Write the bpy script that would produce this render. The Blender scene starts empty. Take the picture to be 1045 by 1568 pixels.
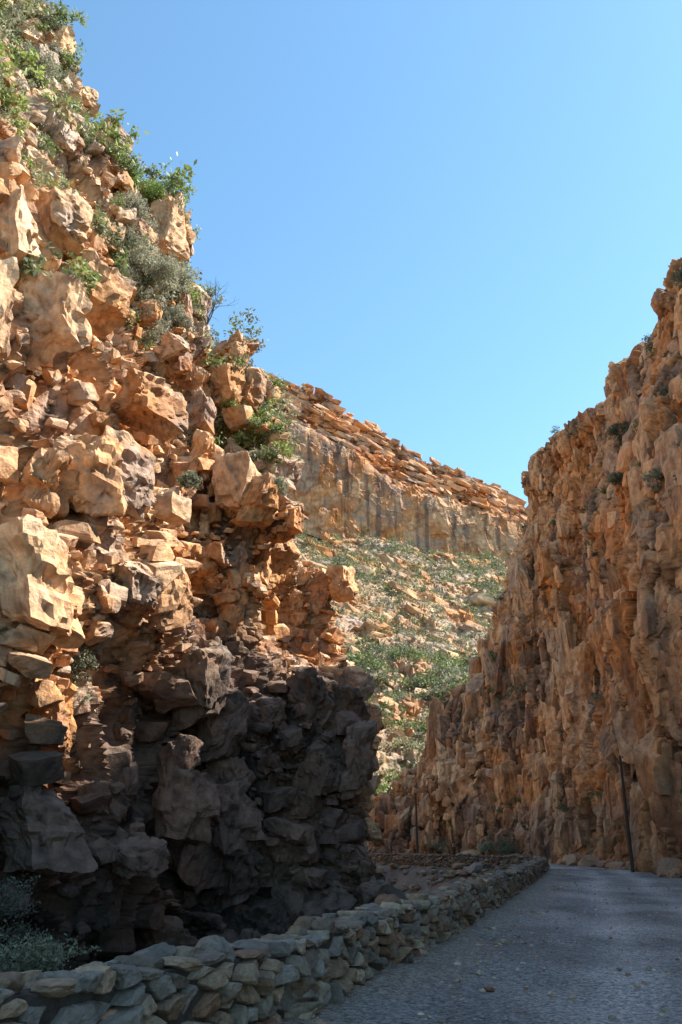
import bpy, numpy as np, math, random, time
from mathutils import Vector
T0=time.time()
rng=np.random.default_rng(11); random.seed(11)
f32=np.float32
scene=bpy.context.scene

# ------------------------------------------------------------ noise helpers
def hsh(x,y,z,seed):
    h=(x.astype(np.uint32)*np.uint32(374761393))+(y.astype(np.uint32)*np.uint32(668265263))+(z.astype(np.uint32)*np.uint32(2246822519))+np.uint32(seed*3266489917 & 0xffffffff)
    h=(h^(h>>np.uint32(13)))*np.uint32(1274126177)
    h=(h^(h>>np.uint32(15)))*np.uint32(2654435761)
    return h^(h>>np.uint32(16))
def r_of(H,k):
    h=(H+np.uint32(k*747796405 & 0xffffffff))*np.uint32(2891336453)
    h=(h^(h>>np.uint32(14)))*np.uint32(1274126177)
    h=h^(h>>np.uint32(16))
    return (h&np.uint32(65535)).astype(f32)/65535.0
def vnoise(P,seed=0):
    P=P.astype(f32); i=np.floor(P).astype(np.int32); f=P-i; f=f*f*(3-2*f)
    r=np.zeros(len(P),f32)
    for dx in (0,1):
        wx=f[:,0] if dx else 1-f[:,0]
        for dy in (0,1):
            wy=f[:,1] if dy else 1-f[:,1]
            for dz in (0,1):
                wz=f[:,2] if dz else 1-f[:,2]
                h=hsh(i[:,0]+dx,i[:,1]+dy,i[:,2]+dz,seed)
                r+=wx*wy*wz*((h&np.uint32(65535)).astype(f32)/65535.0)
    return r*2-1
def fbm(P,seed=0,o=4):
    r=np.zeros(len(P),f32); a=.55
    for k in range(o):
        r+=a*vnoise(P*(2.03**k)+k*7.7,seed+k); a*=.5
    return r
def vor(P,seed,inf=True):
    N=len(P); F1=np.empty(N,f32);F2=np.empty(N,f32);H=np.empty(N,np.uint32);D=np.empty((N,3),f32)
    for s in range(0,N,60000):
        p=P[s:s+60000].astype(f32); i=np.floor(p).astype(np.int32); f=p-i; n=len(p)
        a=np.full(n,9,f32); b=a.copy(); hh=np.zeros(n,np.uint32); d0=np.zeros(n,f32);d1=d0.copy();d2=d0.copy()
        for dx in (-1,0,1):
            for dy in (-1,0,1):
                for dz in (-1,0,1):
                    h=hsh(i[:,0]+dx,i[:,1]+dy,i[:,2]+dz,seed)
                    ax=(h&np.uint32(1023)).astype(f32)*f32(.9/1023)+(f32(dx+.05)-f[:,0])
                    ay=((h>>np.uint32(10))&np.uint32(1023)).astype(f32)*f32(.9/1023)+(f32(dy+.05)-f[:,1])
                    az=((h>>np.uint32(20))&np.uint32(1023)).astype(f32)*f32(.9/1023)+(f32(dz+.05)-f[:,2])
                    if inf: d=np.maximum(np.maximum(abs(ax),abs(ay)),abs(az))
                    else: d=ax*ax+ay*ay+az*az
                    m=d<a
                    b=np.where(m,a,np.minimum(b,d)); a=np.where(m,d,a); hh=np.where(m,h,hh)
                    d0=np.where(m,ax,d0);d1=np.where(m,ay,d1);d2=np.where(m,az,d2)
        F1[s:s+n]=a;F2[s:s+n]=b;H[s:s+n]=hh;D[s:s+n,0]=d0;D[s:s+n,1]=d1;D[s:s+n,2]=d2
    return F1,F2,H,D
def rot(P,az,dip,axis=0):
    c,s=math.cos(az),math.sin(az)
    R1=np.array([[c,-s,0],[s,c,0],[0,0,1]]); c,s=math.cos(dip),math.sin(dip)
    R2=np.array([[1,0,0],[0,c,-s],[0,s,c]]) if axis==0 else np.array([[c,0,s],[0,1,0],[-s,0,c]])
    return (P@(R1@R2).T.astype(f32)).astype(f32)

# ------------------------------------------------------------ mesh helpers
def mesh_obj(name,V,F,mat,col=None,smooth=False):
    me=bpy.data.meshes.new(name); V=np.asarray(V,f32); F=np.asarray(F,np.int32)
    k=F.shape[1]
    me.vertices.add(len(V)); me.vertices.foreach_set('co',V.ravel())
    me.loops.add(F.size); me.loops.foreach_set('vertex_index',F.ravel())
    me.polygons.add(len(F)); me.polygons.foreach_set('loop_start',np.arange(0,F.size,k,dtype=np.int32))
    me.polygons.foreach_set('loop_total',np.full(len(F),k,np.int32))
    me.polygons.foreach_set('use_smooth',np.full(len(F),smooth))
    me.update(calc_edges=True)
    if col is not None:
        a=me.color_attributes.new('rockcol','FLOAT_COLOR','POINT')
        c=np.ones((len(V),4),f32); c[:,:3]=col; a.data.foreach_set('color',c.ravel())
    o=bpy.data.objects.new(name,me); scene.collection.objects.link(o)
    me.materials.append(mat)
    return o
def grid_faces(a,b):
    i=np.arange(a-1)[:,None]*b+np.arange(b-1)[None,:]
    return np.stack([i,i+b,i+b+1,i+1],-1).reshape(-1,4)
def cr(n,x):
    W=np.zeros((len(x),n)); i=np.clip(np.floor(x).astype(int),0,n-2); t=x-i
    w=[-.5*t+t*t-.5*t**3, 1-2.5*t*t+1.5*t**3, .5*t+2*t*t-1.5*t**3, -.5*t*t+.5*t**3]
    for k in range(4):
        j=np.clip(i+k-1,0,n-1); np.add.at(W,(np.arange(len(x)),j),w[k])
    return W
def net(C,sw,tw,Ns,Nt):
    C=np.array(C,float); ns,nt=C.shape[:2]
    s=np.interp(np.linspace(0,1,Ns),np.concatenate([[0],np.cumsum(sw)])/sum(sw),np.arange(ns))
    t=np.interp(np.linspace(0,1,Nt),np.concatenate([[0],np.cumsum(tw)])/sum(tw),np.arange(nt))
    return np.einsum('ai,bj,ijk->abk',cr(ns,s),cr(nt,t),C)
def normals(P,sgn):
    n=np.cross(np.gradient(P,axis=0),np.gradient(P,axis=1))*sgn
    return n/np.maximum(np.linalg.norm(n,axis=2,keepdims=True),1e-6)
def blur(A,r):
    for ax in (0,1):
        B=A.copy()
        for k in range(1,r+1):
            lo=(slice(k,None),slice(None)) if ax==0 else (slice(None),slice(k,None))
            hi=(slice(None,-k),slice(None)) if ax==0 else (slice(None),slice(None,-k))
            B[lo]+=A[hi]; B[hi]+=A[lo]
        A=B
    return A/np.maximum(np.linalg.norm(A,axis=2,keepdims=True),1e-6)
def lerp(a,b,t): return a+(b-a)*t[:,None]
def ss(x,a,b):
    t=np.clip((x-a)/(b-a),0,1); return t*t*(3-2*t)

# ------------------------------------------------------------ materials
def nt_new(name):
    m=bpy.data.materials.new(name); m.use_nodes=True; nt=m.node_tree
    for n in list(nt.nodes): nt.nodes.remove(n)
    o=nt.nodes.new('ShaderNodeOutputMaterial'); b=nt.nodes.new('ShaderNodeBsdfPrincipled')
    nt.links.new(b.outputs[0],o.inputs[0]); return m,nt,b,o
def rock_mat(name,sc=1.0,rough=.88,bump=.5,var=.35,attr='rockcol',dist=.12):
    m,nt,b,o=nt_new(name); L=nt.links.new; N=nt.nodes.new
    at=N('ShaderNodeAttribute'); at.attribute_name=attr
    tc=N('ShaderNodeTexCoord')
    n1=N('ShaderNodeTexNoise'); n1.inputs['Scale'].default_value=3.0*sc; n1.inputs['Detail'].default_value=6; n1.inputs['Roughness'].default_value=.7
    L(tc.outputs['Object'],n1.inputs['Vector'])
    mr=N('ShaderNodeMapRange'); mr.inputs[1].default_value=.25; mr.inputs[2].default_value=.75; mr.inputs[3].default_value=1-var; mr.inputs[4].default_value=1+var
    L(n1.outputs['Fac'],mr.inputs[0])
    mx=N('ShaderNodeVectorMath'); mx.operation='SCALE'; L(at.outputs['Color'],mx.inputs[0]); L(mr.outputs[0],mx.inputs['Scale'])
    L(mx.outputs[0],b.inputs['Base Color'])
    n2=N('ShaderNodeTexNoise'); n2.inputs['Scale'].default_value=5*sc; n2.inputs['Detail'].default_value=7; n2.inputs['Roughness'].default_value=.65
    L(tc.outputs['Object'],n2.inputs['Vector'])
    bp=N('ShaderNodeBump'); bp.inputs['Strength'].default_value=bump; bp.inputs['Distance'].default_value=dist/sc
    L(n2.outputs['Fac'],bp.inputs['Height']); L(bp.outputs[0],b.inputs['Normal'])
    b.inputs['Roughness'].default_value=rough; b.inputs['Specular IOR Level'].default_value=.2
    return m
M_rock=rock_mat('fractured_sandstone',bump=.6,var=.4,dist=.2); M_far=rock_mat('distant_sandstone',sc=.25,bump=.4)
M_stone=rock_mat('wall_stone',sc=4,bump=.8,var=.5)
M_grd=rock_mat('dusty_ground',sc=1.5)
def leaf_mat(name):
    m,nt,b,o=nt_new(name); at=nt.nodes.new('ShaderNodeAttribute'); at.attribute_name='rockcol'
    nt.links.new(at.outputs['Color'],b.inputs['Base Color']); b.inputs['Roughness'].default_value=.65
    tr=nt.nodes.new('ShaderNodeBsdfTranslucent'); nt.links.new(at.outputs['Color'],tr.inputs['Color'])
    mx=nt.nodes.new('ShaderNodeMixShader'); mx.inputs[0].default_value=.3
    nt.links.new(b.outputs[0],mx.inputs[1]); nt.links.new(tr.outputs[0],mx.inputs[2]); nt.links.new(mx.outputs[0],o.inputs[0]); return m
M_leaf=leaf_mat('shrub_foliage')

# ------------------------------------------------------------ wall path (roadside face line)
WP=np.array([(-9,-16),(-6.4,-6),(-4.2,0),(-2.0,5.5),(-.15,9.4),(3.15,20.3),(7.6,36),(12.0,52.5),(12.7,57.5),(10.6,63),(5.0,71.5),(-3,82),(-16,94)],float)
def path_dense(P,n=1200):
    x=np.linspace(0,len(P)-1,n); Q=cr(len(P),x)@P
    d=np.concatenate([[0],np.cumsum(np.linalg.norm(np.diff(Q,axis=0),axis=1))])
    return Q,d
WQ,WD=path_dense(WP); WL=WD[-1]
def wpath(s):
    s=np.asarray(s,float); x=np.interp(s,WD,WQ[:,0]); y=np.interp(s,WD,WQ[:,1])
    e=.3; dx=np.interp(s+e,WD,WQ[:,0])-np.interp(s-e,WD,WQ[:,0]); dy=np.interp(s+e,WD,WQ[:,1])-np.interp(s-e,WD,WQ[:,1])
    l=np.hypot(dx,dy)+1e-9; return x,y,dy/l,-dx/l
def signed_wall(X,Y):
    pts=WQ[::8]; out=np.empty(len(X))
    for s in range(0,len(X),20000):
        dx=X[s:s+20000,None]-pts[None,:,0]; dy=Y[s:s+20000,None]-pts[None,:,1]
        k=np.argmin(dx*dx+dy*dy,axis=1); r=np.arange(len(k))
        _,_,nx,ny=wpath(WD[::8][k]); out[s:s+20000]=np.sign(dx[r,k]*nx+dy[r,k]*ny)*np.sqrt(dx[r,k]**2+dy[r,k]**2)
    return out

# ------------------------------------------------------------ rock relief
SP_L=[((4.6,4.6,6.0),False,1.4),((2.0,2.0,2.9),True,1.6),((.80,.80,.95),True,1.7),((.36,.36,.32),True,2.0)]
SP_R=[((5.0,5.0,12.0),False,1.5),((1.9,1.9,8.0),True,1.8),((.85,.85,2.4),True,1.7),((.36,.36,.6),True,1.8)]
SP_B=[((7,7,9.0),False,1.2),((3.2,3.2,4),True,1.4),((1.3,1.3,1.6),True,1.8),((.5,.5,.5),True,2)]
SPECS=SP_L
def layer(P,k,amps,seed,az,dip,sc):
    wv=np.stack([vnoise(P/(4*sc),seed+50),vnoise(P/(4*sc),seed+51),vnoise(P/(4*sc),seed+52)],1)*(.3*sc if k<2 else .05*sc)
    A=[(az,dip),(az+.45,dip+.12),(az-.3,dip-.1),(az+.2,dip+.2)][k]
    Q=rot(P+wv,*A); sp,inf,sl=SPECS[k]; s=np.array(sp,f32)*sc
    F1,F2,H,D=vor(Q/s,seed+k*13,inf)
    t=np.stack([r_of(H,1)-.5,r_of(H,2)-.5,r_of(H,3)-.5],1)
    E=(F2-F1)*min(s)*(.9 if inf else .6)
    v=((r_of(H,4)-.4)*1.6+(D*t).sum(1)*2.6)*amps[k]
    crack=np.exp(-(F2-F1)/.045)
    r=np.clip(v,-sl*E,sl*E)-amps[k]*.2*crack
    return r,(H,crack)
def sculpt(P,sgn,amps,seed,az=.5,dip=.15,sc=1.0,scale=None,nvec=None):
    Ns,Nt=P.shape[:2]; info=[]; q=P.reshape(-1,3).astype(f32)
    sm=1.0 if scale is None else scale
    n0=normals(P,sgn).reshape(-1,3) if nvec is None else np.tile(nvec,(len(q),1))
    for k in (0,1):
        r,i_=layer(q,k,amps,seed,az,dip,sc); info.append(i_); q=q+n0*(r*sm)[:,None]
    for k in (2,3):
        nn=blur(normals(q.reshape(Ns,Nt,3),sgn),4 if k==2 else 2).reshape(-1,3); nn=nn*.55+n0*.45
        r,i_=layer(q,k,amps,seed,az,dip,sc); info.append(i_)
        msk=.2+1.1*ss(fbm(q/(4.0*sc),seed+77,3)+.2*(info[1][1]>.3),-.2,.35)
        q=q+nn*(r*msk*sm)[:,None]
    q=q+n0*(amps[4]*fbm(q/(.7*sc),seed+90,3)*sm)[:,None]
    q=q.astype(f32); return q,normals(q.reshape(Ns,Nt,3),sgn).reshape(-1,3),info,n0

ORANGE=np.array([.61,.285,.105]);CREAM=np.array([.73,.555,.375]);RUST=np.array([.38,.15,.06]);GREY=np.array([.36,.305,.265]);DARK=np.array([.055,.042,.039]);PURP=np.array([.145,.088,.07])  # DARK, PURP: rock varnish tones, darkened further to deepen the left cliff's shadow
def rock_color(P,nz,r1,r2,r3,ck,seed,dark=0,streak=.4,sc=1.0,stz=.12):
    n=len(P)
    a=ss(fbm(P/(5*sc),seed+1,4),-.4,.35); c=np.tile(ORANGE,(n,1)); c=lerp(c,np.tile(CREAM,(n,1)),a*.55)
    c=lerp(c,np.tile(RUST,(n,1)),ss(r1,.6,1)*.6)
    c=lerp(c,np.tile(CREAM,(n,1)),ss(r2,.6,1)*.45); c*=(.80+.34*((r2*7.3)%1))[:,None]; c*=(.9+.2*r3)[:,None]
    g=ss(fbm(P/(3.2*sc)+9,seed+5,4),.02,.3); c=lerp(c,np.tile(GREY,(n,1)),g*.6)
    st=ss(fbm(P*np.array([.9,.9,stz])/sc,seed+7,4),.08,.38); c=lerp(c,np.tile(DARK*2.3,(n,1)),st*streak)
    sp=ss(fbm(P/(.8*sc),seed+17,4),.12,.35); c=lerp(c,np.tile(RUST*.7,(n,1)),sp*.4)
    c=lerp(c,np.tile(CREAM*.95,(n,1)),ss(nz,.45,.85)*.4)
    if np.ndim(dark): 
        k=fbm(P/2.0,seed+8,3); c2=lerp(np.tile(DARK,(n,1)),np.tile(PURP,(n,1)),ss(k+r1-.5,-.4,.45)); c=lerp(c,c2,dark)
    return np.clip(c*(1-ck)[:,None],.01,.8)
def grid_color(q,N2,info,seed,dark,streak,sc,crk=1.0,stz=.12):
    ck=np.clip((info[1][1]*.6+info[2][1]*.4+info[3][1]*.15)*crk,0,.85)
    return rock_color(q,N2[:,2],r_of(info[1][0],7),r_of(info[2][0],8),r_of(info[3][0],4),ck,seed,dark,streak,sc,stz)

# jointed angular blocks standing proud of the cliff faces
def cube_grid(n):
    V=[];idx={}
    def vid(p):
        k=tuple(p)
        if k not in idx: idx[k]=len(V); V.append(k)
        return idx[k]
    F=[]
    for ax in range(3):
        for sd in (0,n):
            for i in range(n):
                for j in range(n):
                    def P(a,b):
                        p=[0,0,0]; p[ax]=sd; p[(ax+1)%3]=a; p[(ax+2)%3]=b; return p
                    f=[vid(P(i,j)),vid(P(i+1,j)),vid(P(i+1,j+1)),vid(P(i,j+1))]
                    F.append(f if sd else f[::-1])
    return np.array(V,float)/n*2-1,np.array(F)
CG={n:cube_grid(n) for n in (2,3,4,6,9,14)}
def blocks(centers,sizes,az,dip,tilt,seed,n,jit=.14,cuts=5,rough=.05,clo=.95,chi=1.4,frac=0.0):
    r=np.random.default_rng(seed); N=len(centers); B,F=CG[n]; V=np.tile(B[None],(N,1,1))
    sh=np.tile(np.eye(3)[None],(N,1,1)); sh+=r.uniform(-.28,.28,(N,3,3))*(1-np.eye(3))
    V=np.einsum('nij,nmj->nmi',sh,V)
    for _ in range(cuts):
        d=r.normal(size=(N,3)); d/=np.linalg.norm(d,axis=1)[:,None]; dd=r.uniform(clo,chi,N); k=np.einsum('nmj,nj->nm',V,d)
        V-=np.maximum(k-dd[:,None],0)[:,:,None]*d[:,None,:]
    nzl=ss(V[:,:,2],.6,.95)
    dirl=V/np.maximum(np.linalg.norm(V,axis=2,keepdims=True),1e-6)
    V=V*(sizes/2)[:,None,:]
    a=az+r.normal(size=N)*jit; b=dip+r.normal(size=N)*jit*.6; c=tilt+r.normal(size=N)*jit*.6
    Rz=np.zeros((N,3,3)); Rz[:,0,0]=np.cos(a);Rz[:,0,1]=-np.sin(a);Rz[:,1,0]=np.sin(a);Rz[:,1,1]=np.cos(a);Rz[:,2,2]=1
    Rx=np.zeros((N,3,3)); Rx[:,0,0]=1;Rx[:,1,1]=np.cos(b);Rx[:,1,2]=-np.sin(b);Rx[:,2,1]=np.sin(b);Rx[:,2,2]=np.cos(b)
    Ry=np.zeros((N,3,3)); Ry[:,1,1]=1;Ry[:,0,0]=np.cos(c);Ry[:,0,2]=np.sin(c);Ry[:,2,0]=-np.sin(c);Ry[:,2,2]=np.cos(c)
    R=Rz@Ry@Rx
    V=np.einsum('nij,nmj->nmi',R,V)+centers[:,None,:]; dw=np.einsum('nij,nmj->nmi',R,dirl).reshape(-1,3)
    P=V.reshape(-1,3); m=np.repeat(sizes.min(1),V.shape[1]); ck=np.zeros(len(P),f32)
    off=np.stack([fbm(P/.9,seed+k,3) for k in (1,2,3)],1)*(rough*2*np.minimum(m,1.6))[:,None]
    if frac>0:
        for kk,(s,am) in enumerate(((1.0,.26),(.42,.09))):
            Q=rot(P,az+.3*kk,dip+.1)
            F1,F2,H,D=vor(Q/np.array([s,s,s*.8]),seed+60+kk,True)
            E=(F2-F1)*s*.9; v=((r_of(H,4)-.55)*1.6)*am*frac
            off+=dw*np.clip(v,-2.2*E,2.2*E)[:,None]; ck=np.maximum(ck,np.exp(-(F2-F1)/.05)*(.55 if kk==0 else .3))
    P=P+off; M=V.shape[1]
    FF=(F[None]+np.arange(N)[:,None,None]*M).reshape(-1,4)
    return P,FF,nzl.reshape(-1),ck
def cliff_blocks(q,n0,mask,groups,seed,az,dip,tilt,colfn,jit=.14):
    Vs=[];Fs=[];Cs=[];Ns=[];off=0; r=np.random.default_rng(seed); ids=np.where(mask)[0]
    for gi,(cnt,lo,hi,asp,n,inset,mk,frac) in enumerate(groups):
        ii=ids[r.integers(len(ids),size=cnt*2)]
        if mk: ii=ii[fbm(q[ii]/5.0,seed+40+gi,3)>mk-1]
        ii=ii[:cnt]; N=len(ii)
        s=np.exp(r.uniform(math.log(lo),math.log(hi),N)); S=s[:,None]*np.array(asp)*r.uniform(.6,1.4,(N,3))
        c=q[ii]-n0[ii]*(S[:,:2].min(1)*.5*r.uniform(inset[0],inset[1],N))[:,None]
        P,F,nz,ck=blocks(c,S,az,dip,tilt,seed+gi*7,n,jit,7,.05,.80,1.3,frac)
        M=len(P)//N; r1=np.repeat(r.random(N),M);r2=np.repeat(r.random(N),M)
        C=colfn(P,nz,r1.astype(f32),r2.astype(f32))*(1-ck)[:,None]
        Vs.append(P);Fs.append(F+off);Cs.append(C);Ns.append(nz); off+=len(P)
    return np.concatenate(Vs),np.concatenate(Fs),np.concatenate(Cs),np.concatenate(Ns)

def build_cliff(name,C,sw,tw,Ns,Nt,sgn,amps,seed,mat,darkfn=None,streak=.4,sc=1.0,az=.5,dip=.15,smoothfn=None,mul=1.0,crk=1.0,stz=.12,bl=None,jit=.14):
    P=net(C,sw,tw,Ns,Nt); p=P.reshape(-1,3)
    q,N2,info,n0=sculpt(P,sgn,amps,seed,az,dip,sc,None if smoothfn is None else smoothfn(p))
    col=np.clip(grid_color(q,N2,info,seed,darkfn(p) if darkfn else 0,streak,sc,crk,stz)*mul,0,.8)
    F=grid_faces(Ns,Nt) if sgn>0 else grid_faces(Ns,Nt)[:,::-1]
    mask,groups,baz,bdip,btilt=bl
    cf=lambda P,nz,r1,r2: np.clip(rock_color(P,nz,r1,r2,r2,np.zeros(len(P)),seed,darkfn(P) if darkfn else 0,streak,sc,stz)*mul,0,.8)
    V2,F2,C2,nz2=cliff_blocks(q,n0,mask(q),groups,seed+5,baz,bdip,btilt,cf,jit)
    V=np.concatenate([q,V2]); F=np.concatenate([F,F2+len(q)]); col=np.concatenate([col,C2])
    mesh_obj(name,V,F,mat,col)
    n3=np.zeros((len(V2),3)); n3[:,2]=nz2
    return V.astype(f32),np.concatenate([N2,n3])

ZL=[-4,4,10,17,23,30,40,43,50,60,70,66]
def colL(Xs,Ys,dxy=(-30,0)):
    Xs=list(Xs);Ys=list(Ys); Xs.insert(7,.35*Xs[6]+.65*Xs[7]); Ys.insert(7,.5*(Ys[6]+Ys[7]))
    Xs=Xs+[Xs[-1]-5,Xs[-1]-5+dxy[0]]; Ys=Ys+[Ys[-1]+1,Ys[-1]+1+dxy[1]]
    return [(x,y,z) for x,y,z in zip(Xs,Ys,ZL)]
def ys(a,b): return list(np.linspace(a,b,9))
CL=[colL([-17,-18,-19,-21,-23,-26,-30,-34,-38],ys(7,12)),
    colL([-11.5,-11.5,-12,-13.5,-15,-18,-22,-26,-30],ys(15,22)),
    colL([-8.2,-8.0,-8.4,-10,-12,-15,-19.5,-24,-28.5],ys(23,33)),
    colL([-5.9,-5.9,-6.5,-8.4,-9.8,-12.3,-16.4,-21.4,-26.1],ys(31,39)),
    colL([-3.0,-3.6,-6.0,-5.4,-6.6,-9.5,-13.6,-20.2,-24.8],[34,34.5,35.5,36.5,39,41,42,42,42]),
    colL([.4,-.2,-4.2,-2.6,-3.5,-7.6,-11.9,-19.4,-24.0],[37,37,37,38,40.5,44,43.5,43.5,43.5]),
    colL([-1.2,-2,-5.4,-5.7,-7.4,-10.6,-14.6,-22,-26.6],ys(43,48)),
    colL([1.1,.7,.3,-2.0,-8.8,-14,-18,-24,-29],ys(49,52)),
    colL([-5,-6.5,-9,-13,-17,-21,-25,-29,-33],ys(60,62)),
    colL([-28,-30,-32,-35,-38,-41,-44,-47,-50],ys(72,78))]
def darkL(p):  # dark varnish on the lower rock, plus shadow painted into its colour
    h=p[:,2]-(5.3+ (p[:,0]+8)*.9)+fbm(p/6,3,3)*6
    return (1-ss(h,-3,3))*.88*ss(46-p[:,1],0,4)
# groups: count, min, max, aspect(x,y,z), grid n, inset range, mask threshold, fracturing
GL=[(340,.95,1.9,(1,1,1.3),14,(1.0,1.35),0,1.0),(2100,.4,1.0,(1.1,1,.85),6,(.75,1.15),.75,.25),(6000,.16,.45,(1.25,1.0,.6),3,(.45,1.0),.85,0)]
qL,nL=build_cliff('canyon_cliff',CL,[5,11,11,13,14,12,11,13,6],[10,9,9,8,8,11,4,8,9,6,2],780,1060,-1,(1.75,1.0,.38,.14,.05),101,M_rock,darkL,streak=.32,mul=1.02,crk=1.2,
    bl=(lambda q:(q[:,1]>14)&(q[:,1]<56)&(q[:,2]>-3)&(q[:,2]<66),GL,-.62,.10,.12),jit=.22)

def colR(Y,XZ,back=(28,4)):
    r=[(XZ[0][0],Y,-3)]+[(x,Y,z) for x,z in XZ]; r.append((XZ[-1][0]+back[0],Y+back[1],XZ[-1][1]-3)); return r
CR=[colR(-4,[(14,0),(15,5),(17,11),(20,18),(24,24),(29,27)]),
    colR(6,[(12.5,0),(13.5,8),(15.5,15),(18,23),(21,30),(27,35)]),
    colR(20,[(15,0),(16,8),(17.3,17),(19,27),(22,36),(28,43)]),
    colR(35,[(17,0),(17.4,8),(18.2,16),(20,25),(23,34),(29,42)]),
    colR(43.5,[(17.1,0),(17.4,6),(17.5,12),(18.3,19.5),(23.5,29),(29.2,41)]),
    colR(52,[(19,0),(19.4,8),(20,16),(21.2,25),(24,34),(28.3,41.5)]),
    colR(63,[(18.6,0),(19.6,7),(20.7,15),(21.9,25),(23.9,33.5),(27.2,39.8)]),
    colR(74,[(17.9,0),(19.4,8),(21,17),(22.6,27),(23.9,35),(26.0,41.4)]),
    colR(83,[(13,0),(15.5,8),(18.6,17),(21.3,27),(23.2,35.5),(25.6,43)]),
    colR(89,[(3.6,1),(10.2,8.4),(14.8,17),(18.9,25),(21.2,33),(24.8,39)]),
    colR(98,[(3,1),(10.3,8),(15.5,16),(20,24),(23.5,31),(27,36)]),
    colR(125,[(25,0),(28,8),(31,16),(34,24),(37,31),(41,35)])]
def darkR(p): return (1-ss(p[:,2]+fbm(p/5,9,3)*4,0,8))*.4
SPECS=SP_R
GR=[(300,1.2,2.4,(.85,1.3,2.9),14,(1.0,1.3),0,.7),(1300,.5,1.2,(.9,1.1,1.9),4,(.75,1.15),.85,0),(2600,.25,.7,(1.0,1.1,1.0),3,(.4,1.0),.98,0)]
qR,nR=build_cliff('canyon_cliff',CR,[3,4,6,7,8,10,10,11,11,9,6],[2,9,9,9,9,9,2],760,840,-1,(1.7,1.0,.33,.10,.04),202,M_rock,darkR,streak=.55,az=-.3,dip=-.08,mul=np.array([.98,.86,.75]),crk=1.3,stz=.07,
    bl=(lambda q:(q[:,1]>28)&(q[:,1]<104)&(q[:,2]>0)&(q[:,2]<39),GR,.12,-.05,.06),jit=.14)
SPECS=SP_B
AB=[(-.33,.44,-.33,.66),(-.2,.43,-.2,.62),(-.115,.41,-.115,.592),(-.0357,.392,-.03,.565),(.032,.362,.016,.529),(.098,.323,.0857,.479),(.1725,.322,.154,.450),(.2295,.31,.221,.417),(.262,.30,.243,.372),(.31,.29,.29,.335),(.42,.26,.4,.28)]
CB=[]
for a0,b0,a1,b1 in AB:
    Yb,Yt=238,262; xb,zb=a0*Yb,1.6+b0*Yb-6; xt,zt=a1*Yt,1.6+b1*Yt
    m=lambda f,g,h:(xb+(xt-xb)*f,Yb+(Yt-Yb)*g,zb+(zt-zb)*h)
    CB.append([m(0,0,0),m(.3,.06,.32),m(.5,.14,.60),m(.58,.42,.66),m(.68,.5,.80),m(.78,.8,.85),(xt,Yt,zt),(xt+4,Yt+60,zt-8)])
def smB(p): return .22+.6*ss(p[:,1],240,247)
GB=[(1100,.9,2.0,(2.6,1,.8),4,(.95,1.2),0,0),(2200,.4,1.0,(1.8,1,.8),2,(.6,1.1),.85,0)]
qB,nB=build_cliff('background_cliff',CB,[3,5,8,10,10,10,10,8,6,4],[6,8,7,8,6,9,3],640,420,-1,(2.6,1.9,1.3,.5,.3),303,M_far,None,streak=.7,sc=1.5,az=0,dip=.0,smoothfn=smB,mul=np.array([.80,.68,.61]),crk=.6,stz=.05,
    bl=(lambda q:(q[:,1]>243)&(q[:,1]<260)&(q[:,0]>-50)&(q[:,0]<80),GB,.1,0,.42))
SPECS=SP_L

# scree hillside
nx,ny=600,640
gx=np.linspace(-60,110,nx); gy=np.linspace(98,262,ny)
X,Y=np.meshgrid(gx,gy,indexing='ij'); Z=4.5+.655*(Y-108)-.15*(X-5)-.0011*np.clip(X-5,0,99)**2
p=np.stack([X,Y,Z],-1).reshape(-1,3).astype(f32)
big=fbm(p/28,5,4)*6
w=p[:,2]*1.0+.62*p[:,0]+fbm(p/24,6,5)*20
per=13.0; ph=(w/per)%1; mod=ss(fbm(p/12,8,4),-.1,.25)
saw=-ph*3.8+np.where(ph>.8,(ph-.8)/.2*3.8,0)
p2=p.copy(); p2[:,2]+=big+saw*mod*1.3
outc=np.maximum(ss(ph,.6,.82)*mod,ss(fbm(p/7,88,4),.16,.4)*.8)
nn=np.array([.1,-.55,.83]); 
q,N2,info,n0=sculpt(p2.reshape(nx,ny,3),1,(1.0,1.2,.9,.5,.2),404,az=.4,dip=.3,sc=1.3,scale=.4+.8*outc,nvec=nn)
if N2[:,2].mean()<0: N2=-N2
col=grid_color(q,N2,info,404,0,.15,2.0,.8)
col=lerp(col,np.tile(ORANGE*.9,(len(p),1)),outc*.65)
soil=np.array([.34,.23,.145]); gr=np.array([.36,.31,.25])
k=fbm(p/3,12,4); fl=ss(N2[:,2],.5,.85)*(1-outc*.8)
col=lerp(col,lerp(np.tile(soil,(len(p),1)),np.tile(gr,(len(p),1)),ss(k+.2*fbm(p/20,3,2),-.15,.2)),fl*.7)
sc_=ss(fbm(p/9,15,4),-.1,.3)*(1-outc); col=lerp(col,np.tile(np.array([.15,.17,.07]),(len(p),1)),sc_*.5*ss(k,-.2,.3))
col*=(.56+.42*r_of(info[3][0],3))[:,None]
vism=(q[:,0]/q[:,1]>-.12)&(q[:,0]/q[:,1]<.32)&(q[:,1]>100)&(q[:,1]<248)
cf=lambda P,nz,r1,r2: rock_color(P,nz,r1,r2,r2,np.zeros(len(P)),404,0,.15,2.0)*np.array([.74,.68,.62])
V2,F2,C2,_=cliff_blocks(q,n0,vism&(outc>.3),[(1300,1.2,3.2,(1.8,1,.8),4,(.5,1.0),0,0),(3400,.5,1.2,(1.4,1,.7),3,(.3,.9),0,0)],77,.25,-.25,.35,cf)
V3,F3,C3,_=cliff_blocks(q,n0,vism,[(5000,.3,1.0,(1.3,1,.7),2,(.1,.8),0,0)],78,.25,-.25,.1,cf,.4)
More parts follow.
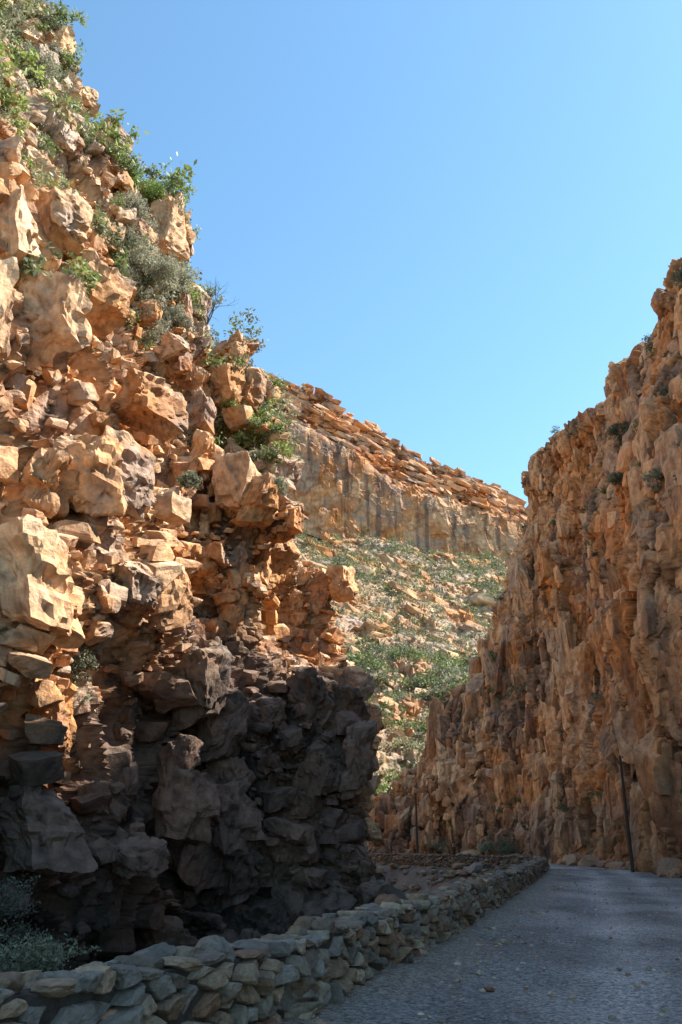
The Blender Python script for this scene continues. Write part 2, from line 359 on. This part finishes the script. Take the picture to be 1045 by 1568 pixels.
mesh_obj('scree_hillside',np.concatenate([q,V2,V3]),np.concatenate([grid_faces(nx,ny),F2+len(q),F3+len(q)+len(V2)]),M_far,np.concatenate([col,C2,C3])); qS,nS=q,N2

# ------------------------------------------------------------ ground sheet, gully, road
gx=np.concatenate([[-1200,-600,-300,-150,-80],np.linspace(-40,40,260),[60,100,200,400,800,1200]])
gy=np.concatenate([[-1200,-600,-300,-150,-60],np.linspace(-25,110,420),[150,250,400,800,1600]])
X,Y=np.meshgrid(gx,gy,indexing='ij'); x=X.ravel(); y=Y.ravel(); sd=signed_wall(x,y)
P3=np.stack([x,y,x*0],1)
drop=ss(-sd,.35,5); g=-2.6*drop-.06+ fbm(P3/1.2,31,4)*.28*ss(-sd,.6,2)
g+= ss(-sd,2.0,9)*np.clip(2.4-(y-2)*.10,0,2.4)*(y<40)
g=np.where((np.abs(x)>41)|(y>112)|(y<-26),-1.0,g)
col=np.tile([.20,.15,.11],(len(x),1))*(.8+.4*fbm(P3/2,3,4))[:,None]
mesh_obj('ground',np.stack([x,y,g],1),grid_faces(len(gx),len(gy)),M_grd,np.clip(col,.02,.6),smooth=True)
ns,nw=1100,110; s=np.linspace(0,WL,ns); px,py,nxr,nyr=wpath(s); o=np.linspace(-.1,17,nw)
RX=px[:,None]+nxr[:,None]*o; RY=py[:,None]+nyr[:,None]*o
R3=np.stack([RX.ravel(),RY.ravel(),np.zeros(ns*nw)],1)
oo=np.tile(o,ns)
wob=.3*vnoise(R3/6,3)
tr=np.exp(-((oo-2.7+wob)/.4)**2)+np.exp(-((oo-4.5+wob)/.4)**2)+.7*np.exp(-((oo-6.6+wob)/.45)**2)
rz=.02+fbm(R3/1.3,61,4)*.05+.10*ss(-oo,-1.1,.1)*(1+.8*fbm(R3/.7,6,3))-.03*tr
c=np.tile([.39,.35,.32],(len(oo),1))*(.84+.42*tr+.55*fbm(R3*np.array([.8,.5,1]),66,5))[:,None]
c=lerp(c,np.tile([.36,.27,.195],(len(oo),1)),ss(-oo+fbm(R3/1.0,7,3)*.9,-1.5,-.2)*.8)
R3[:,2]=rz
def road_mat():
    m,nt,b,o=nt_new('gravel_road_surface'); L=nt.links.new; N=nt.nodes.new
    at=N('ShaderNodeAttribute'); at.attribute_name='rockcol'; tc=N('ShaderNodeTexCoord')
    v=N('ShaderNodeTexVoronoi'); v.inputs['Scale'].default_value=32; L(tc.outputs['Object'],v.inputs['Vector'])
    n=N('ShaderNodeTexNoise'); n.inputs['Scale'].default_value=7; n.inputs['Detail'].default_value=10; n.inputs['Roughness'].default_value=.88; L(tc.outputs['Object'],n.inputs['Vector'])
    sep=N('ShaderNodeSeparateColor'); L(v.outputs['Color'],sep.inputs[0])
    mr=N('ShaderNodeMapRange'); mr.inputs[3].default_value=.5; mr.inputs[4].default_value=1.6; L(sep.outputs[0],mr.inputs[0])
    mr2=N('ShaderNodeMapRange'); mr2.inputs[1].default_value=.3; mr2.inputs[2].default_value=.7; mr2.inputs[3].default_value=.55; mr2.inputs[4].default_value=1.45; L(n.outputs['Fac'],mr2.inputs[0])
    mu=N('ShaderNodeMath'); mu.operation='MULTIPLY'; L(mr.outputs[0],mu.inputs[0]); L(mr2.outputs[0],mu.inputs[1])
    sc=N('ShaderNodeVectorMath'); sc.operation='SCALE'; L(at.outputs['Color'],sc.inputs[0]); L(mu.outputs[0],sc.inputs['Scale']); L(sc.outputs[0],b.inputs['Base Color'])
    vs=N('ShaderNodeMath'); vs.operation='MULTIPLY'; vs.inputs[1].default_value=.6; L(v.outputs['Distance'],vs.inputs[0])
    ad=N('ShaderNodeMath'); ad.operation='SUBTRACT'; L(n.outputs['Fac'],ad.inputs[0]); L(vs.outputs[0],ad.inputs[1])
    bp=N('ShaderNodeBump'); bp.inputs['Strength'].default_value=1; bp.inputs['Distance'].default_value=.06; L(ad.outputs[0],bp.inputs['Height']); L(bp.outputs[0],b.inputs['Normal'])
    b.inputs['Roughness'].default_value=.9; b.inputs['Specular IOR Level'].default_value=.2; return m
mesh_obj('gravel_road',R3,grid_faces(ns,nw)[:,::-1],road_mat(),np.clip(c,.03,.6),smooth=True)

# ------------------------------------------------------------ stones
import bmesh
def ico(n):
    bm=bmesh.new(); bmesh.ops.create_icosphere(bm,subdivisions=n,radius=1); bm.verts.ensure_lookup_table()
    V=np.array([v.co[:] for v in bm.verts]); F=np.array([[v.index for v in f.verts] for f in bm.faces]); bm.free(); return V,F
ICO={k:ico(k) for k in (1,2,3,4)}
class Acc:
    def __init__(s): s.V=[];s.F=[];s.C=[];s.n=0
    def add(s,V,F,C): s.V.append(V);s.F.append(F+s.n);s.C.append(np.tile(C,(len(V),1)) if np.ndim(C)==1 else C); s.n+=len(V)
    def obj(s,name,mat,smooth=False): return mesh_obj(name,np.concatenate(s.V),np.concatenate(s.F),mat,np.concatenate(s.C),smooth)
def boulder(size,lvl,seed,pn=3.5,cuts=7,rough=.04,lo=.62,hi=.95):
    V,F=ICO[lvl]; r=np.random.default_rng(seed)
    V=V/((np.abs(V)**pn).sum(1)**(1/pn))[:,None]
    for _ in range(cuts):
        n=r.normal(size=3); n/=np.linalg.norm(n); d=r.uniform(lo,hi); k=V@n; V=V-np.maximum(k-d,0)[:,None]*n*.97
    if lvl>1: V=V*(1+rough*2*fbm(V*1.7+seed%97,seed%1000,3)[:,None])
    return V*np.array(size)/2,F
SC=np.array([[.44,.30,.195],[.36,.24,.155],[.42,.33,.24],[.35,.195,.12],[.36,.30,.25],[.48,.36,.245],[.28,.205,.155],[.33,.265,.21]])*.66
def stone_col(r): return SC[r.integers(len(SC))]*r.uniform(.6,1.2)

def clip_poly(poly,m,n):
    out=[]; L=len(poly)
    for i in range(L):
        a,b=poly[i],poly[(i+1)%L]; da=(a-m)@n; db=(b-m)@n
        if da<=0: out.append(a)
        if (da<0)!=(db<0): out.append(a+(b-a)*(da/(da-db)))
    return out
wall=Acc(); wr=np.random.default_rng(5)
TH=.5
def wall_h(s): return .69+.03*np.sin(s*.9)+.02*np.sin(s*2.3+1)
def face_stones(s0,s1,side,zlo,vis=True):
    cw,ch=(.22,.125) if vis else (.40,.24); pts=[]
    z0=min(zlo(s0),zlo(s1)); rows=int((.90-z0)/ch)+2
    for j in range(rows):
        n=int((s1-s0)/cw)
        for i in range(n):
            if wr.random()<.24: continue
            pts.append((s0+(i+.5*(j%2)+wr.uniform(-.48,.48))*cw, z0+(j+.5+wr.uniform(-.42,.42))*ch))
    pts=np.array(pts); q=pts*np.array([1/1.7,1.0])
    for i in range(len(pts)):
        s=pts[i,0]; top=float(wall_h(s)); lo=zlo(s)-.1
        if pts[i,1]>top-.02 or pts[i,1]<lo: continue
        d=((q-q[i])**2).sum(1); nb=np.argsort(d)[1:14]
        poly=[q[i]+np.array(v) for v in ((-.28,-.25),(.28,-.25),(.28,.25),(-.28,.25))]
        for j in nb:
            poly=clip_poly(poly,(q[i]+q[j])/2,q[j]-q[i])
            if len(poly)<3: break
        if len(poly)<3: continue
        poly=np.array(poly)*np.array([1.7,1.0]); poly[:,1]=np.minimum(poly[:,1],top+.02)
        c=poly.mean(0); yy=float(wpath(s)[1]); near=yy<24 and vis
        K=28 if near else 10; rings=np.array([0,.35,.6,.8,.91,.96,1.0]) if near else np.array([0,.6,.9,1.0])
        ang=np.linspace(0,2*np.pi,K,endpoint=False)+.1
        e0=poly-c; e1=np.roll(poly,-1,axis=0)-c
        dx=np.cos(ang)[:,None];dy=np.sin(ang)[:,None]; den=dx*(e1[:,1]-e0[:,1])-dy*(e1[:,0]-e0[:,0]); den=np.where(abs(den)<1e-9,1e-9,den)
        t=(e0[:,0]*(e1[:,1]-e0[:,1])-e0[:,1]*(e1[:,0]-e0[:,0]))/den; u=(e0[:,0]*dy-e0[:,1]*dx)/den
        B=np.where((t>0)&(u>=-.01)&(u<=1.01),t,9).min(1); B=np.where(B>2,.05,B)
        B=np.maximum(B-.009,.015); B=.9*B+.1*np.minimum(np.roll(B,1),np.roll(B,-1)); B*=1+wr.uniform(-.06,.04,K)
        bl=wr.uniform(-.03,.085); tx,tz=wr.uniform(-.55,.55,2); 
        c1=wr.uniform(-1,1); c2=wr.uniform(-1,1); cr_=wr.uniform(0,.7)
        sv=[];zv=[];ov=[]
        for r in rings:
            a_=B*r*np.cos(ang); b_=B*r*np.sin(ang)
            edge=np.clip((1-r)/.10,0,1)**.7
            sv.append(c[0]+a_); zv.append(c[1]+b_); ov.append(-.12*(1-edge)+edge*bl+edge*(a_*tx+b_*tz-cr_*np.abs(a_*c1+b_*c2)))
        S=np.concatenate(sv);Zv=np.concatenate(zv);O=np.concatenate(ov)
        if near: O=O+ .05*fbm(np.stack([S*8,Zv*10,S*0+i*3.1],1),77,4)*(O>-.1)
        x,y,nxx,nyy=wpath(S)
        off=(O if side>0 else -(TH+O)); V=np.stack([x+nxx*off,y+nyy*off,Zv],1)
        R=len(rings); base=np.arange(K); Fq=[]
        for r in range(R-1):
            a=r*K+base; b=r*K+(base+1)%K; Fq.append(np.stack([a,a+K,b+K],1)); Fq.append(np.stack([a,b+K,b],1))
        F=np.concatenate(Fq)
        if side<0: F=F[:,::-1]
        wall.add(V,F,stone_col(wr))
sA=float(WD[np.argmin(abs(WQ[:,1]-(-2)))]); sB=WL-14
bend=float(WD[np.argmin(np.hypot(WQ[:,0]-12.2,WQ[:,1]-53))])
a=sA
while a<sB:
    e=min(a+3.06,sB)
    if a<bend+6: face_stones(a-.01,e,1,lambda s:-.05)
    face_stones(a-.01,e,-1,lambda s:-.9 if s<bend else -2.2,vis=a>bend-3)
    a+=3.0
s=sA
while s<sB:
    yy=float(wpath(s)[1]); near=yy<26
    L=wr.uniform(.16,.38)
    for side in ((.5,) if wr.random()<.12 else ((.22,.76) if wr.random()<.6 else (.16,.5,.84))):
        l=L*wr.uniform(.8,1.15); wd=TH*{.5:.7,.22:.58,.76:.58,.16:.38,.84:.38}[side]*wr.uniform(.8,1.15); h=wr.uniform(.08,.15)*(1.5 if wr.random()<.12 else 1)
        V,F=boulder((l,wd,h),4 if yy<12 else (3 if near else 2),int(wr.integers(1e6)),pn=8,cuts=14,rough=.12,lo=.7,hi=1.2)
        x,y,nxx,nyy=wpath(s+L/2+wr.uniform(-.05,.05)); th=math.atan2(nxx,-nyy)+wr.uniform(-.35,.35)
        tl=wr.uniform(-.16,.16); V=V@np.array([[math.cos(tl),0,-math.sin(tl)],[0,1,0],[math.sin(tl),0,math.cos(tl)]])
        ca,sa=math.cos(th),math.sin(th); Vx=V[:,0]*ca-V[:,1]*sa; Vy=V[:,0]*sa+V[:,1]*ca
        off=-TH*side+wr.uniform(-.03,.04)
        V=np.stack([Vx+x+nxx*off,Vy+y+nyy*off,V[:,2]+float(wall_h(s))+h*.32],1)
        wall.add(V,F,stone_col(wr)*.92)
    s+=L*.93
ss_=np.linspace(sA,sB,400); x,y,nxx,nyy=wpath(ss_); zt=wall_h(ss_)+.02
zb=np.where(ss_>bend,-2.4,-1.2)
V=[]
for o_,k in [(-.07,0),(-.07,1),(-TH+.07,1),(-TH+.07,-1)]:
    z=zt if k==1 else (zb if k==-1 else zb*0-.3)
    V.append(np.stack([x+nxx*o_,y+nyy*o_,z],1))
V=np.stack(V,1).reshape(-1,3); F=[]
for i in range(399):
    for k in range(3):
        a0=i*4+k; F+= [(a0,a0+1,a0+5),(a0,a0+5,a0+4)]
wall.add(V,np.array(F),np.array([.06,.048,.04]))
wall.obj('dry_stone_wall',M_stone)

rb=Acc(); r2=np.random.default_rng(9)
def gz(sd): return 0.0 if sd>0 else -2.6*float(ss(np.array([-sd]),.35,5)[0])
for i in range(1300):
    yy=r2.uniform(14,78); s_=float(np.interp(yy,WQ[:,1],WD)) if (yy<57 and i%3) else r2.uniform(bend-12,WL-14)
    x,y,nxx,nyy=wpath(s_); o_=-r2.uniform(.9,7); sz=r2.uniform(.15,.6)*(1.8 if r2.random()<.08 else 1)
    V,F=boulder((sz*r2.uniform(.9,1.5),sz,sz*r2.uniform(.5,.9)),2,i,pn=5,cuts=9)
    th=r2.uniform(0,6.28); ca,sa=math.cos(th),math.sin(th)
    V=np.stack([V[:,0]*ca-V[:,1]*sa+x+nxx*o_,V[:,0]*sa+V[:,1]*ca+y+nyy*o_,V[:,2]+gz(o_)+.1*sz],1)
    rb.add(V,F,SC[r2.integers(len(SC))]*r2.uniform(.8,1.3))
for i in range(320):
    k=r2.uniform(40,86); bx=np.interp(k,[40,43.5,52,63,74,83,89],[16.8,16.8,18.8,18.4,17.6,12.6,5]); sz=r2.uniform(.2,.9)*(1.9 if r2.random()<.15 else 1)
    V,F=boulder((sz*r2.uniform(.9,1.5),sz,sz*r2.uniform(.6,1)),3 if sz>.8 else 2,5000+i,pn=5,cuts=9)
    V=V+np.array([bx-r2.uniform(-.6,.9),k,sz*.2]); rb.add(V,F,SC[r2.integers(len(SC))]*r2.uniform(1.1,1.6)*np.array([1.1,.9,.75]))
rb.obj('rubble_boulders',M_stone)
pb=Acc()
for i in range(4800):
    yy=4+70*r2.random()**1.7; s_=float(np.interp(min(yy,57),WQ[:,1],WD)); x,y,nxx,nyy=wpath(s_)
    o_=.12+abs(r2.normal())*.6 if r2.random()<.6 else r2.uniform(.2,9)
    sz=.02+.05*r2.random()**3+(.06 if r2.random()<.03 and o_<1.5 else 0)
    V,F=boulder((sz*1.3,sz,sz*.7),1,i,cuts=2); pb.add(V+np.array([x+nxx*o_,y+nyy*o_,.03+sz*.15+.05*max(0,.6-o_)]),F,SC[r2.integers(len(SC))]*r2.uniform(.9,2.0))
pb.obj('loose_gravel',M_stone)

# ------------------------------------------------------------ vegetation
def leaf_cloud(cs,rad,nper,lsz,cols,seed,flat=.28):
    r=np.random.default_rng(seed); Vs=[];Cs=[]
    for c,R,n,cc,ls in zip(cs,rad,nper,cols,lsz):
        k=max(3,int(6+R*3)); sub=r.normal(size=(k,3))*np.array([.42,.42,flat])*R; sub[:,2]=np.abs(sub[:,2])+.1*R
        id_=r.integers(k,size=n); P=sub[id_]+r.normal(size=(n,3))*R*r.uniform(.12,.26,size=(k,1))[id_]
        P[:,2]=np.maximum(P[:,2],-.1*R)
        u=r.normal(size=(n,3)); u/=np.linalg.norm(u,axis=1)[:,None]; v=np.cross(u,r.normal(size=(n,3))); v/=np.linalg.norm(v,axis=1)[:,None]
        s_=ls*r.uniform(.6,1.3,size=(n,1)); P=P+c
        q=np.stack([P-u*s_,P+v*s_*.45,P+u*s_,P-v*s_*.45],1); Vs.append(q.reshape(-1,3))
        t=(r.uniform(.65,1.3,size=(k,1))[id_]*r.uniform(.8,1.2,size=(n,1)))*cc; Cs.append(np.repeat(t,4,axis=0))
    V=np.concatenate(Vs); return V,np.arange(len(V)).reshape(-1,4),np.concatenate(Cs)
GC=np.array([[.15,.18,.07],[.14,.17,.055],[.21,.215,.13],[.18,.22,.06],[.24,.23,.16],[.11,.13,.06]])
r3=np.random.default_rng(21)
def scatter(name,q,n,count,mask,Rr,leaves,seed,cm=1.0):
    idx=np.where(mask)[0]; idx=r3.choice(idx,min(count,len(idx)),replace=False); count=len(idx); R=r3.uniform(Rr[0],Rr[1],count)*(1+.8*(r3.random(count)<.12))
    V,F,C=leaf_cloud(q[idx]+np.array([0,0,.1])*R[:,None],R,np.full(count,leaves),R*.13,GC[r3.integers(len(GC),size=count)]*cm*r3.uniform(.8,1.25,size=(count,1)),seed)
    return mesh_obj(name,V,F,M_leaf,C)
dm=fbm(qS/np.array([16,16,16]),71,3)
vis=(qS[:,0]/qS[:,1]>-.12)&(qS[:,0]/qS[:,1]<.32)&(qS[:,1]>100)&(qS[:,1]<246)
scatter('hillside_shrubs',qS,nS,7000,vis&(nS[:,2]>.4)&(dm>-.35),(.4,1.45),75,1,.8)
gm=vis&(qS[:,1]<155)&(nS[:,2]>.4)
scatter('hillside_shrubs',qS,nS,1100,gm,(.6,2.0),150,2)
lm=(nL[:,2]>.4)&(qL[:,2]>19)&(qL[:,1]<50)&(qL[:,1]>14)&(fbm(qL/4,4,3)>-.1)
scatter('cliff_ledge_shrubs',qL,nL,1700,lm,(.2,.95),260,3,1.25)
lm=(nR[:,2]>.4)&(qR[:,2]>3)&(qR[:,1]>38)&(qR[:,1]<95)&(fbm(qR/5,4,3)>.05)
scatter('cliff_ledge_shrubs',qR,nR,240,lm,(.25,.75),220,4,.8)

def tube(acc,p0,p1,r0,r1,c,k=5):
    p0=np.array(p0);p1=np.array(p1); d=p1-p0; d=d/(np.linalg.norm(d)+1e-9); u=np.cross(d,[.3,.2,.9]); u/=np.linalg.norm(u)+1e-9; v=np.cross(d,u)
    a=np.linspace(0,2*np.pi,k,endpoint=False); ring=np.cos(a)[:,None]*u+np.sin(a)[:,None]*v
    V=np.concatenate([p0+ring*r0,p1+ring*r1]); i=np.arange(k); j=(i+1)%k
    acc.add(V,np.stack([i,j,j+k,i+k],1),np.array(c))
def branch(acc,p,d,L,r,depth,rr,c,tips):
    q=p+d*L*.5; d2=d+rr.normal(size=3)*.12; e=q+d2*L*.5; tube(acc,p,q,r,r*.8,c,4); tube(acc,q,e,r*.8,r*.6,c,4)
    if depth==0: tips.append(e); return
    for _ in range(rr.integers(2,4)):
        nd=d2+rr.normal(size=3)*.5; nd/=np.linalg.norm(nd); branch(acc,e,nd,L*rr.uniform(.6,.85),r*.55,depth-1,rr,c,tips)
def shrub(target,R,leaves,gc,seed,q,ls=.06,hf=1.0,name='shrub',dep=2,off=(0,0,0),sl=.3):
    k=np.argmin(((q-np.array(target,f32))**2).sum(1)); p=q[k].astype(float)-np.array([0,0,.1])+np.array(off); rr=np.random.default_rng(seed); acc=Acc(); tips=[]
    for _ in range(7):
        d=np.array([rr.normal()*.8,rr.normal()*.8,.9*hf]); d/=np.linalg.norm(d); branch(acc,p,d,R*sl,R*.02,dep,rr,[.16,.13,.10],tips)
    tips=np.array(tips)
    if leaves:
        m=min(len(tips),50); tt=tips[rr.choice(len(tips),m,replace=False)]; tt[:,2]-=rr.uniform(.1,.5,m)*R
        V,F,C=leaf_cloud(tt,np.full(m,R*.34),np.full(m,leaves//m),np.full(m,ls),np.array(gc)*rr.uniform(.55,1.3,size=(m,1)),seed+1); acc.add(V,F,C)
    return acc.obj(name,M_leaf)
G1=[.28,.33,.12];G2=[.31,.30,.20];G3=[.25,.34,.09];G4=[.20,.21,.13]
OL=(.4,-.7,.2)
for t,R,n,g in [((-19,38,45),1.8,7000,G2),((-13.2,41.5,39.5),2.0,9000,G3),((-12.8,40,36),1.8,7000,G2),((-11.2,38.5,30.5),2.2,10000,G2),((-10.4,40.0,31.5),2.0,9000,G2),((-9.8,41,29),1.6,7000,G2),((-12.3,37.5,29),2.0,7000,G4),((-11.3,38.5,27.5),1.8,6000,G2),((-12.4,39.5,33.5),1.8,6000,G2),
                ((-14.8,41,37),1.6,5000,G2),((-7.3,42,26),1.1,3500,G1),((-16.5,33,30),1.3,3500,G2),((-4.8,40,22),1.0,3000,G1),((-3.6,38,17.5),.9,2500,G4),((-9,26.5,6.8),1.0,4500,G4),((-8.4,26.5,5.2),1.0,4500,G4),((-6.2,30.5,14.8),.6,2500,G4),((-17,40,42),1.5,5000,G2)]:
    shrub(t,R,n,g,int(abs(t[0]*100+t[2]*7)),qL,off=OL)
OR=(-.5,-.5,.1)
for t,R,n,g in [((22.6,60,32),1.6,7000,[.08,.10,.05]),((23,50,30),1.2,4000,G4),((24,48,38),1.1,3000,G4),((19.5,48,20),1.3,4000,G4),((19.5,46,22),1.1,4000,G2),((21,56,26),1.0,3000,G4),((15,80,.8),1.5,4000,G4),((13.5,81,.8),1.3,4000,G2),((9.8,86.5,1),1.7,4000,G2),((19,60,7),.7,2500,G4)]:
    shrub(t,R,n,g,int(abs(t[0]*100+t[2]*7))+3,qR,off=OR)
gq=np.array([(-8.5,17.5,.2),(-6.2,14.5,-.6),(-7.6,15.5,0),(-5.6,16.5,-.7),(-8.2,20,-.2)])
for i,(R,n,g) in enumerate([(1.8,12000,[.13,.13,.09]),(1.0,6000,[.13,.13,.08]),(1.4,9000,[.11,.11,.07]),(.9,5000,G4),(1.4,7000,[.13,.13,.09])]):
    shrub(gq[i],R,n,g,900+i,gq,ls=.04,sl=.4,dep=3)
shrub((-7.9,43,32.0),2.2,0,G1,77,qL,name='bare_shrub',hf=1.4,dep=3,sl=.45)

# ------------------------------------------------------------ utility poles
def wood():
    m,nt,b,o=nt_new('weathered_wood'); n=nt.nodes.new('ShaderNodeTexNoise'); n.inputs['Scale'].default_value=6
    r=nt.nodes.new('ShaderNodeValToRGB'); r.color_ramp.elements[0].color=(.03,.02,.016,1); r.color_ramp.elements[1].color=(.07,.05,.04,1)
    nt.links.new(n.outputs['Fac'],r.inputs[0]); nt.links.new(r.outputs[0],b.inputs['Base Color']); b.inputs['Roughness'].default_value=.9; return m
M_wood=wood()
def pole(x,y,h,tilt,sc=1):
    acc=Acc(); tx=tilt
    def at(z): return np.array([x+tx*z,y,z])
    tube(acc,at(-.3),at(h*.5),.10*sc,.085*sc,[.1,.08,.06],12); tube(acc,at(h*.5),at(h),.085*sc,.065*sc,[.1,.08,.06],12)
    tube(acc,at(h),at(h+.05),.065*sc,.01,[.1,.08,.06],12)
    for z,sx in ((h-.15,1),(h-.45,-1)):
        a=at(z); tube(acc,a,a+np.array([.16*sx,-.02,.04]),.014,.014,[.1,.1,.1],6); tube(acc,a+np.array([.16*sx,-.02,.02]),a+np.array([.16*sx,-.02,.16]),.04,.028,[.2,.2,.2],8)
    acc.obj('utility_pole',M_wood)
pole(16.9,52.2,6.5,0.01,1.1); pole(6.5,76,5.6,0,1.1)

# ------------------------------------------------------------ light, sky, camera
S=Vector((.66,.08,.77)).normalized(); el=math.asin(S.z); az=math.atan2(S.x,S.y)
sun=bpy.data.lights.new('sun','SUN'); sun.energy=13.5; sun.angle=math.radians(.5); sun.color=(1,.95,.86)
so=bpy.data.objects.new('sun',sun); so.rotation_euler=S.to_track_quat('Z','Y').to_euler(); so.location=(60,40,90); scene.collection.objects.link(so)
w=bpy.data.worlds.new('World'); scene.world=w; w.use_nodes=True; nt=w.node_tree; bg=nt.nodes['Background']
sk=nt.nodes.new('ShaderNodeTexSky'); sk.sky_type='NISHITA'; sk.sun_disc=False; sk.sun_elevation=el; sk.sun_rotation=az; sk.altitude=500; sk.air_density=1.0; sk.dust_density=.4; sk.ozone_density=1.0
tint=nt.nodes.new('ShaderNodeVectorMath'); tint.operation='MULTIPLY'; tint.inputs[1].default_value=(.85,1.10,1.07); nt.links.new(sk.outputs[0],tint.inputs[0])
nt.links.new(tint.outputs[0],bg.inputs[0]); bg.inputs[1].default_value=.31
cam=bpy.data.cameras.new('camera'); cam.sensor_fit='VERTICAL'; cam.sensor_height=36; cam.lens=29.07; cam.clip_end=4000
co=bpy.data.objects.new('camera',cam); co.location=(0,0,1.6); co.rotation_euler=(math.radians(90+21.8),0,0); scene.collection.objects.link(co); scene.camera=co
scene.view_settings.view_transform='Standard'; scene.view_settings.look='None'; scene.view_settings.exposure=0
print('done',round(time.time()-T0,1))
